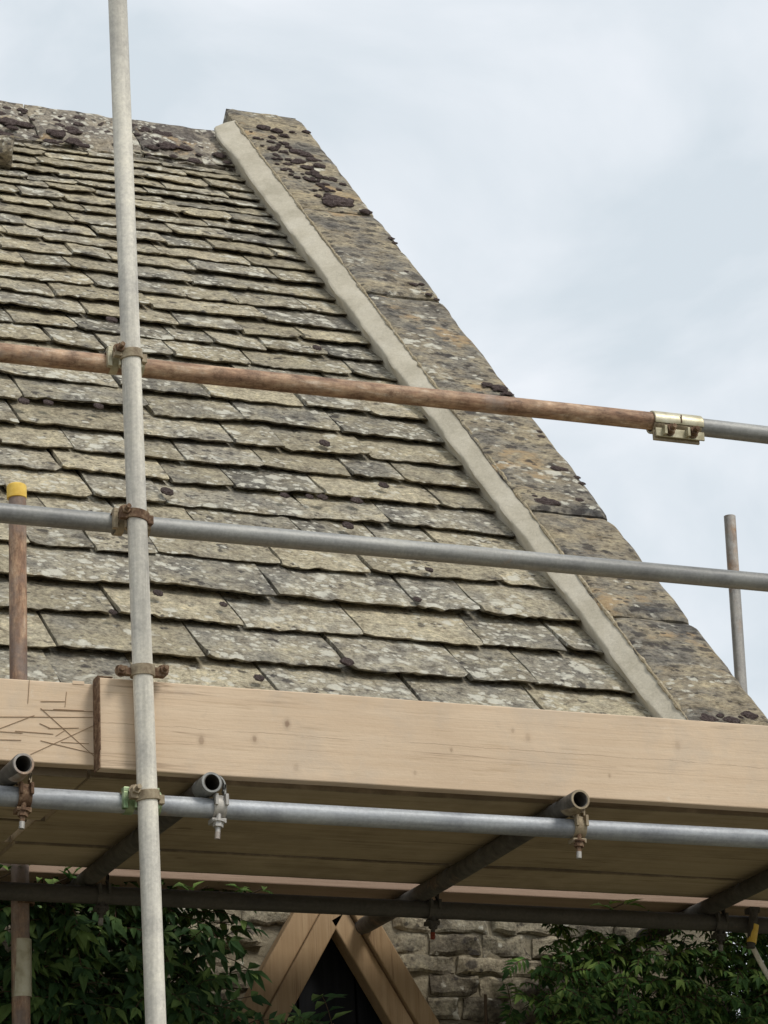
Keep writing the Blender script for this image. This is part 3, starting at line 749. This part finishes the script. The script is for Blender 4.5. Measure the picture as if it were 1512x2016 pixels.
tube('ledger', (.4, YS + .987, ZL), (5.8, YS + .987, ZL), M['tube_dark'], 'dark shaded ledger tube at the wall side of the deck', 'scaffold tube', 'ledgers', seed=9)
def pchild(o, root): o.parent = root; o.matrix_parent_inverse = Matrix.Translation(root.location).inverted(); return o
TRX = [(1.925, -.055, 1.40, 'greyish transom tube end beside the scratched toe board', M['tube_mid']), (2.402, .005, 1.40, 'pale tipped transom tube poking out next to the tall standard', M['tube_mid']),
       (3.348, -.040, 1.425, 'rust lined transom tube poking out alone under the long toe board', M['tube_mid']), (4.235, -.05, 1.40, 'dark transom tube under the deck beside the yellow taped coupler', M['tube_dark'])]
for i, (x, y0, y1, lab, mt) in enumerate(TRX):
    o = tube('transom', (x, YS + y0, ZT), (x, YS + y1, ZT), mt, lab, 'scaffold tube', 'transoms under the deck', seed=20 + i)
    if i < 3:                                             # paler band puts the daylight on the protruding end into the colour
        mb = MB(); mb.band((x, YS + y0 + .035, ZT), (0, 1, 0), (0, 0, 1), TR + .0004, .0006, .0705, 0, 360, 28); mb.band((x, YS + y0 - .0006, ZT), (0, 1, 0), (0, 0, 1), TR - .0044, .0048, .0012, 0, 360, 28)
        q = mb.obj('lit_end', (M['galv_far'], M['galv'], M['iron_tan'])[i]); smooth_angle(q, 40); pchild(q, o)

# ------------------------------------------------------------------ scaffold: boards
def board(name, x0, x1, y0, y1, z0, z1, mat, label, group, seed, cat='board'):
    nx = max(8, int((x1 - x0) / .10)); vs, fs = [], []; c = Vector(((x0 + x1) / 2, (y0 + y1) / 2, (z0 + z1) / 2))
    for i in range(nx + 1):
        x = x0 + (x1 - x0) * i / nx; q = Vector((x * 2.3, seed, 0)); wy = noise.noise(q) * .0025; wz = noise.noise(q + Vector((0, 9, 0))) * .0022
        e = noise.noise(Vector((x * 17, seed, 3))) * .0012
        for (y, z) in ((y0, z0), (y1, z0), (y1, z1), (y0, z1)): vs.append(Vector((x, y + wy, z + wz + e)) - c)
    for i in range(nx):
        k = 4 * i
        for e in range(4): fs.append((k + e, k + (e + 1) % 4, k + 4 + (e + 1) % 4, k + 4 + e))
    fs += [(0, 1, 2, 3), (4 * nx, 4 * nx + 3, 4 * nx + 2, 4 * nx + 1)]
    o = mesh_obj(name, vs, fs, mat, None, False, c); b = o.modifiers.new('bevel', 'BEVEL'); b.width = .003; b.segments = 2; b.limit_method = 'ANGLE'; b.angle_limit = R(50)
    return tag(o, label, cat, group)
tr = board('toe_board', 2.134, 5.6, YS + .028, YS + .066, ZD, ZD + .223, M['toe'], 'long pale clean toe board with knots below the slates', 'toe boards', 1)
tl = board('toe_board', .6, 2.150, YS + .070, YS + .108, ZD + .017, ZD + .218, M['toe2'], 'pale toe board covered in saw cut scratches', 'toe boards', 2)
# steel hoop on the end of the long toe board
mb = MB(); zc = ZD + .112
mb.box((2.1325, YS + .047, zc), .0012, .022, .113); mb.box((2.1335, YS + .024, zc + .02), .0016, .0012, .088)
mb.box((2.150, YS + .047, ZD + .2265), .019, .017, .0012)
pchild(mb.obj('end_hoop', M['iron']), tr)
# saw cuts on the short toe board: photo end points carried onto its face
yf = YS + .0697
cutl = [((80, 1394), (190, 1493)), ((60, 1485), (185, 1428)), ((80, 1458), (190, 1485)), ((0, 1434), (68, 1408)), ((0, 1411), (185, 1412)), ((80, 1397), (185, 1401)), ((58, 1338), (55, 1385)), ((131, 1362), (128, 1392)),
        ((0, 1440), (45, 1443)), ((30, 1439), (105, 1445)), ((0, 1456), (42, 1457)), ((78, 1424), (98, 1433)), ((95, 1434), (155, 1433)), ((110, 1449), (127, 1438)), ((120, 1461), (175, 1464)), ((80, 1381), (128, 1381)), ((105, 1396), (165, 1399))]
mb = MB()
for (a, b) in cutl:
    a, b = onY(*a, yf), onY(*b, yf); dv = (b - a); ln = dv.length; dv.normalize(); M3 = Matrix((dv, Vector((0, 1, 0)), dv.cross(Vector((0, 1, 0))))).transposed()
    mb.box((a + b) / 2, ln / 2, .0006, .0005, M3)
o = mb.obj('saw_cuts', M['cut']); pchild(o, tl)
mb = MB(); a = onY(143, 1343, yf); b = onY(166, 1345, yf); mb.box((a + b) / 2, (b - a).length / 2, .0007, .004); pchild(mb.obj('split_edge', M['toe2']), tl)
# deck boards: four wide, butted end to end at a joint left of the standard
ye = [YS + .112, YS + .322, YS + .547, YS + .772, YS + .995]
jx = [(2.130, 2.139), (2.137, 2.148), (2.106, 2.128), (2.128, 2.137)]
nm = ['outermost', 'second', 'third', 'innermost']; nm2 = ['next to the toe board', 'second from the toe board', 'third from the toe board', 'next to the wall side ledger']
for i in range(4):
    board('deck_board', .5, jx[i][0], ye[i] + .006, ye[i + 1] - .004, ZD + (.0, .004, .001, .003)[i], ZD + .040, M['deck'], 'short brown deck board %s, left of the butt joint' % nm2[i], 'deck boards', 10 + i)
    board('deck_board', jx[i][1], 5.6, ye[i] + .006, ye[i + 1] - .004, ZD + (.003, .0, .005, .001)[i], ZD + .041, M['deck'], 'long brown deck board %s right of the butt joint' % nm2[i], 'deck boards', 20 + i)
ib = board('inner_board', .5, 5.6, YS + 1.072, YS + 1.295, ZD + .002, ZD + .040, M['edge'], 'pinkish board edge at the back of the deck by the wall', 'deck boards', 31)

# ------------------------------------------------------------------ couplers
def hexbolt(mb, p, ax, ln, r=.006, nut=.0115, nl=.011):
    p, ax = Vector(p), Vector(ax).normalized(); mb.cyl(p, p + ax * ln, r, 10); mb.cyl(p + ax * (ln * .35), p + ax * (ln * .35 + nl), nut, 6); mb.cyl(p + ax * (ln * .33 - .003), p + ax * (ln * .33), nut * 1.3, 14)
def right_angle(x, z, label, m1, m2, m3, tilt=0.0):
    root = empty('right_angle_coupler', (x, YS, z)); tag(root, label, 'coupler', 'couplers on the tall standard')
    mb = MB()                                             # saddle: block between the two tubes with its half shells
    mb.band((x, YS, z), (0, 0, 1), (0, 1, 0), TR + .0012, .0045, .050, -95, 95, 20)
    mb.band((x - .032, YRail, z), (1, 0, 0), (0, -1, 0), TR + .0012, .0045, .020, -150, 150, 24)
    mb.band((x + .036, YRail, z), (1, 0, 0), (0, -1, 0), TR + .0012, .0045, .016, -150, 150, 24)
    o = mb.obj('saddle', m1); pchild(o, root); smooth_angle(o, 40)
    mb = MB()                                             # flap across the front of the standard
    ax = Vector((-.10 + tilt, .0, 1)).normalized()
    mb.band((x, YS, z + .003), ax, (0, -1, 0), TR + .0014, .005, .024, -98, 98, 24)
    mb.box((x - .034, YS - .006, z + .006), .010, .009, .012)
    mb.box((x + .033, YS - .001, z - .004), .007, .010, .011)
    o = mb.obj('flap', m2, bevel=.0012); pchild(o, root); smooth_angle(o, 40)
    mb = MB(); hexbolt(mb, (x - .034, YS + .004, z + .012), (.10, -1, .12), .042); pchild(mb.obj('bolt', m3), root)
    mb = MB(); hexbolt(mb, (x - .040, YRail - .012, z + .026), (-.1, -.4, -1), .045); pchild(mb.obj('bolt', m3), root)
    mb = MB(); mb.box((x - .048, YRail - .030, z - .004), .006, .008, .020); mb.box((x - .043, YRail - .026, z + .022), .010, .011, .006)
    o = mb.obj('hinge_lug', m1, bevel=.0015); pchild(o, root)
def sx(z): return 2.3066 + (2.1678 - 2.3066) * z / 7.2
right_angle(sx(4.612), 4.612, 'brassy coupler clamping the rusty rail to the tall standard', M['zinc'], M['iron_tan'], M['iron'])
right_angle(sx(4.190), 4.190, 'brown rusty coupler clamping the grey rail to the tall standard', M['iron_tan'], M['iron'], M['iron'], .28)
right_angle(sx(ZL), ZL, 'green tinged coupler clamping the front ledger to the tall standard', M['zinc_green'], M['iron_tan'], M['iron_tan'])
# clip holding the toe board
z = ZD + .236; x = sx(z)
root = empty('board_clip', (x, YS, z)); tag(root, 'rusty clip round the tall standard at the top of the toe board', 'coupler')
mb = MB(); mb.band((x, YS, z), (0, 0, 1), (0, -1, 0), TR + .001, .005, .026, -175, 175, 30); o = mb.obj('band', M['iron_tan']); pchild(o, root); smooth_angle(o, 40)
mb = MB(); mb.box((x - .043, YS + .004, z - .002), .018, .009, .009); mb.box((x - .050, YS + .004, z + .0085), .013, .007, .0030); o = mb.obj('lug', M['iron'], bevel=.0015); pchild(o, root)
mb = MB(); mb.box((x + .042, YS + .002, z), .014, .010, .011); o = mb.obj('lug', M['iron'], bevel=.0015); pchild(o, root)
mb = MB(); hexbolt(mb, (x + .050, YS + .010, z + .004), (.1, -1, .1), .036); pchild(mb.obj('bolt', M['iron']), root)
mb = MB(); hexbolt(mb, (x - .052, YS + .010, z - .002), (-.1, -1, .05), .030); pchild(mb.obj('bolt', M['iron']), root)
# sleeve coupler on the upper rail
x0, x1, z = 3.672, 3.816, 4.612
root = empty('sleeve_coupler', ((x0 + x1) / 2, YRail, z)); tag(root, 'zinc plated sleeve coupler with two bolts joining the upper rail', 'coupler')
mb = MB(); mb.band(((x0 + x1) / 2, YRail, z), (1, 0, 0), (0, 0, 1), TR + .001, .006, x1 - x0, -205, 110, 34)
mb.box(((x0 + x1) / 2, YRail - .024, z - .036), (x1 - x0) / 2, .0028, .012); o = mb.obj('upper_shell', M['zinc'], bevel=.0015); pchild(o, root); smooth_angle(o, 40)
mb = MB(); mb.band(((x0 + x1) / 2 - .004, YRail, z), (1, 0, 0), (0, 0, 1), TR + .001, .005, x1 - x0 - .004, 112, 150, 10)
mb.box(((x0 + x1) / 2 - .006, YRail - .012, z - .040), (x1 - x0) / 2 - .004, .004, .015); o = mb.obj('lower_shell', M['iron_tan'], bevel=.0015); pchild(o, root)
for q in (.038, .106):
    mb = MB(); hexbolt(mb, (x0 + q, YRail - .018, z - .031), (.08, -1, .12), .040, .0065, .0125, .012); pchild(mb.obj('bolt', M['iron']), root)
    mb = MB(); mb.box((x0 + q - .015, YRail - .034, z - .033), .004, .008, .012); pchild(mb.obj('bolt_lug', M['zinc'], bevel=.001), root)
mb = MB(); mb.box(((x0 + x1) / 2 + .004, YRail - TR - .0075, z + .006), .0016, .0008, .011); pchild(mb.obj('slot', M['iron']), root)
# single couplers hanging under the transoms
def putlog(x, yl, label, mb_, ms, mbolt, tip=None, grp='couplers under the transoms'):
    root = empty('single_coupler', (x, yl, ZL)); tag(root, label, 'coupler', grp)
    m_ = MB(); yo = yl - TR - .004
    m_.band((x, yl - .012, ZT), (0, 1, 0), (0, 0, 1), TR + .001, .0035, .016, -20, 120, 16)           # strap over the transom
    m_.box((x + TR + .0025, yl - .012, ZT - .018), .0022, .008, .022)
    o = m_.obj('strap', ms); pchild(o, root); smooth_angle(o, 40)
    m_ = MB(); m_.band((x + .012, yl, ZL), (1, 0, 0), (0, -1, 0), TR + .001, .0045, .032, -95, 100, 20)
    m_.box((x + .026, yo - .001, ZL + .012), .004, .007, .014); m_.box((x + .000, yo - .001, ZL + .012), .004, .007, .014)
    m_.box((x + .010, yl - .004, ZL - TR - .012), .018, .016, .006)
    o = m_.obj('saddle', mb_, bevel=.0012); pchild(o, root); smooth_angle(o, 40)
    m_ = MB(); p = Vector((x + .010, yl - .016, ZL - TR + .004)); ax = Vector((-.12, -.1, -1)).normalized(); m_.cyl(p, p + ax * .062, .0062, 12); m_.cyl(p + ax * .022, p + ax * .034, .0125, 6); m_.cyl(p + ax * .018, p + ax * .022, .016, 14)
    pchild(m_.obj('bolt', mbolt), root)
    m_ = MB(); m_.cyl(p + ax * .047, p + ax * .064, .0066, 12); pchild(m_.obj('bolt_tip', tip or M['galv_far']), root)
putlog(1.940, YRail, 'rusty orange coupler under the transom by the scratched toe board', M['iron'], M['iron_tan'], M['iron'])
putlog(2.418, YRail, 'grey zinc coupler with hanging bolt beside the tall standard', M['galv_far'], M['galv'], M['galv_far'])
putlog(3.364, YRail, 'small brown coupler under the transom below the long toe board', M['iron_tan'], M['iron_tan'], M['iron'])
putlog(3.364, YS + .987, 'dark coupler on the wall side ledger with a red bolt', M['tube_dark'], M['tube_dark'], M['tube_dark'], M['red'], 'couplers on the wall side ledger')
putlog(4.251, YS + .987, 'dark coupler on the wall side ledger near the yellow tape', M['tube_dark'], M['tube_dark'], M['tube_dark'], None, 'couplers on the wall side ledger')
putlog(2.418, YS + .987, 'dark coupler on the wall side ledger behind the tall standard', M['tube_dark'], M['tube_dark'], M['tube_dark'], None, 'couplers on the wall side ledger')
# coupler of the capped pole with the wall side ledger
root = empty('right_angle_coupler', (2.232, YS + 1.01, ZL)); tag(root, 'dark coupler joining the capped rusty pole to the wall side ledger', 'coupler')
mb = MB(); mb.band((2.232, YS + 1.036, ZL), (0, 0, 1), (0, -1, 0), TR + .001, .005, .045, -120, 120, 20); o = mb.obj('saddle', M['iron']); pchild(o, root); smooth_angle(o, 40)
mb = MB(); hexbolt(mb, (2.19, YS + 1.03, ZL), (0, -1, 0), .05); pchild(mb.obj('bolt', M['iron']), root)
# yellow taped hanger and short pale tube end by the right transom
a = onY(1486, 1812, YS + .95); b = onY(1478, 1866, YS + .95)
root = empty('swivel_coupler', a); tag(root, 'yellow taped coupler on the wall side ledger', 'coupler')
mb = MB(); mb.cyl(a + Vector((0, 0, .03)), b, .0125, 12); mb.box(a + Vector((0, .01, .03)), .016, .018, .008); o = mb.obj('hanger', M['tube_dark'], bevel=.001); pchild(o, root)
mb = MB(); mb.band((a + b) / 2, (b - a).normalized(), (0, -1, 0), .0127, .0012, .055, -175, 175, 24); o = mb.obj('tape', M['yellow']); pchild(o, root)
a = onY(1480, 1862, YS + 1.02); b = onY(1508, 1912, YS + 1.02)
tube('brace_end', a, b + (b - a) * 1.2, M['galv_white'], 'thin pale rod end hanging among the leaves below the yellow tape', 'rod', r=.0075, seg=3, seed=50)

# ------------------------------------------------------------------ climbing plants
def leaflet(mb, p, d_, up_, ln, wd, fold=.25, droop=.2):
    d_ = d_.normalized(); sd = d_.cross(up_).normalized(); n_ = sd.cross(d_)
    a = p; b = p + d_ * ln * .42 - n_ * droop * ln * .10; c = p + d_ * ln - n_ * droop * ln * .55
    l = p + d_ * ln * .36 + sd * wd + n_ * fold * wd; r = p + d_ * ln * .36 - sd * wd + n_ * fold * wd
    l2 = p + d_ * ln * .68 + sd * wd * .62 + n_ * (fold * wd * .6 - droop * ln * .22); r2 = p + d_ * ln * .68 - sd * wd * .62 + n_ * (fold * wd * .6 - droop * ln * .22)
    b2 = p + d_ * ln * .7 - n_ * droop * ln * .28
    mb.add([a, b, c, l, r, l2, r2, b2], [(0, 1, 3), (0, 4, 1), (1, 7, 5, 3), (1, 4, 6, 7), (7, 2, 5), (7, 6, 2)])
def compound(mb, st_, rn, p, out, ln, nl, lw, wr=.21):
    up_ = Vector((rn.uniform(-.3, .3), rn.uniform(-.9, -.2), rn.uniform(.3, 1))).normalized()
    d_ = out.normalized(); q = p.copy(); N = nl
    side = d_.cross(up_).normalized()
    for i in range(N):
        u = (i + 1) / (N + 1); dd = (d_ + Vector((0, 0, -.9 * u * u))).normalized(); q2 = q + dd * ln / N
        st_.cyl(q, q2, .0014, 4); q = q2
        for sg in (-1, 1):
            ld = (dd * rn.uniform(.3, .75) + side * sg + Vector((rn.uniform(-.2, .2), rn.uniform(-.3, .1), rn.uniform(-.7, -.1)))).normalized()
            leaflet(mb, q, ld, up_, lw * rn.uniform(.75, 1.15) * (1 - .25 * u), lw * wr * rn.uniform(.8, 1.2), rn.uniform(.1, .5), rn.uniform(.1, .6))
    leaflet(mb, q, (d_ + Vector((0, 0, -.9))).normalized(), up_, lw * 1.1, lw * .22, .3, .4)
def plant(name, label, cols, mat, n, lw, seed, group, wr=.21, nls=(2, 3, 3, 4)):
    rn = random.Random(seed); root = empty(name, (sum(c_[0] for c_ in cols) / len(cols), WALLY - .15, 0)); tag(root, label, 'plant', group)
    lv, stm = MB(), MB()
    for (xa, xb, za, zb, share) in cols:
        for i in range(int(n * share)):
            dep = rn.random() ** .7
            p = Vector((rn.uniform(xa, xb), WALLY - .03 - .26 * dep, rn.uniform(za, zb)))
            out = Vector((rn.uniform(-1, 1), rn.uniform(-1.0, -.1), rn.uniform(-.5, .7)))
            k_ = rn.uniform(.7, 1.2); compound(lv, stm, rn, p, out, lw * rn.uniform(1.2, 2.2) * len(nls) / 4, rn.choice(nls), lw * k_, wr)
    xs = [c_ for c_ in cols]
    for (xa, xb, za, zb, sh) in cols:
        for i in range(3):
            x = rn.uniform(xa, xb); q = Vector((x, WALLY - .03, 0)); top_ = zb
            while q.z < top_ - .08:
                q2 = q + Vector((rn.uniform(-.05, .05), rn.uniform(-.012, .012), .16)); q2.y = min(q2.y, WALLY - .012); stm.cyl(q, q2, .010 - .006 * q.z / 3.6, 6); q = q2
    pchild(tag(lv.obj('foliage', mat), kind='stuff'), root); pchild(stm.obj('stem', M['stem']), root)
    return root
plant('climbing_plant', 'dark leafy climber on the wall behind the tall standard', [(1.5, 2.30, 2.6, 3.56, 1.1), (2.28, 2.83, 3.20, 3.57, 1.0), (2.30, 2.78, 2.7, 3.3, .8), (2.74, 3.22, 2.85, 3.23, .6)], M['leaf'], 330, .064, 5, 'climbers on the cottage wall', .17, (3, 4, 4, 5, 5))
plant('climbing_plant', 'dense green climber on the wall under the gable end', [(3.86, 4.60, 2.9, 3.53, 1.7), (3.80, 4.3, 2.9, 3.36, .7), (4.48, 4.90, 2.8, 3.56, 1.5)], M['leaf2'], 420, .042, 9, 'climbers on the cottage wall', .13, (5, 6, 6, 7, 8))
# bushy shrub standing past the corner of the cottage
rn = random.Random(21); root = empty('garden_shrub', (5.02, 8.55, 0)); tag(root, 'dark bushy shrub past the corner of the cottage under the deck', 'shrub')
lv, stm = MB(), MB()
for i in range(1300):
    a_ = rn.uniform(0, 6.28); rr = rn.random() ** .4; zz = rn.uniform(1.9, 3.62)
    p = Vector((5.02 + .42 * rr * math.cos(a_), 8.55 + .62 * rr * math.sin(a_), zz))
    compound(lv, stm, rn, p, Vector((math.cos(a_) + rn.uniform(-.5, .5), math.sin(a_) + rn.uniform(-.5, .5), rn.uniform(-.4, .7))), rn.uniform(.10, .16), 6, .045, .15)
for i in range(7):
    q = Vector((5.02 + rn.uniform(-.1, .1), 8.55 + rn.uniform(-.1, .1), 0)); dd = Vector((rn.uniform(-.03, .05), rn.uniform(-.05, .05), .3))
    while q.z < 3.3: q2 = q + dd + Vector((rn.uniform(-.03, .03), rn.uniform(-.03, .03), 0)); stm.cyl(q, q2, .022 - .005 * q.z, 7); q = q2
pchild(tag(lv.obj('foliage', M['leaf2']), kind='stuff'), root); pchild(stm.obj('stem', M['stem']), root)
# sprigs that have grown through between deck and ledger
def sprig(x, y, Y, n, seed, label, mat):
    rn = random.Random(seed); p = onY(x, y, Y); root = empty('leaf_sprig', p); tag(root, label, 'plant', 'sprigs at the back of the deck')
    lv, stm = MB(), MB()
    for i in range(n):
        dd = Vector((rn.uniform(-1, 1), rn.uniform(-.8, -.1), rn.uniform(-.25, .5))); st0 = p + Vector((rn.uniform(-.05, .05), 0, rn.uniform(-.01, .012)))
        leaflet(lv, st0, dd, Vector((0, -.5, 1)), rn.uniform(.035, .06), rn.uniform(.009, .014), .3, .5)
    stm.cyl(p + Vector((-.04, .02, -.03)), p + Vector((.05, .0, .01)), .002, 5)
    pchild(lv.obj('leaves', mat), root); pchild(stm.obj('stem', M['stem']), root)
sprig(490, 1752, YS + 1.03, 6, 1, 'bright green sprig on the ledger over the oak frame', M['leaf3'])
sprig(375, 1750, YS + 1.03, 4, 2, 'few small leaves on the ledger right of the tall standard', M['leaf3'])
sprig(1205, 1780, YS + 1.00, 7, 3, 'curling pale green sprig on the ledger over the dense climber', M['leaf3'])
sprig(15, 1712, YS + 1.06, 9, 4, 'leafy sprig beside the capped rusty pole under the deck', M['leaf2'])
sprig(110, 1728, YS + 1.06, 8, 5, 'dark sprig between the capped pole and the transom', M['leaf2'])
print('slates', n_sl, 'objects', len(bpy.data.objects))
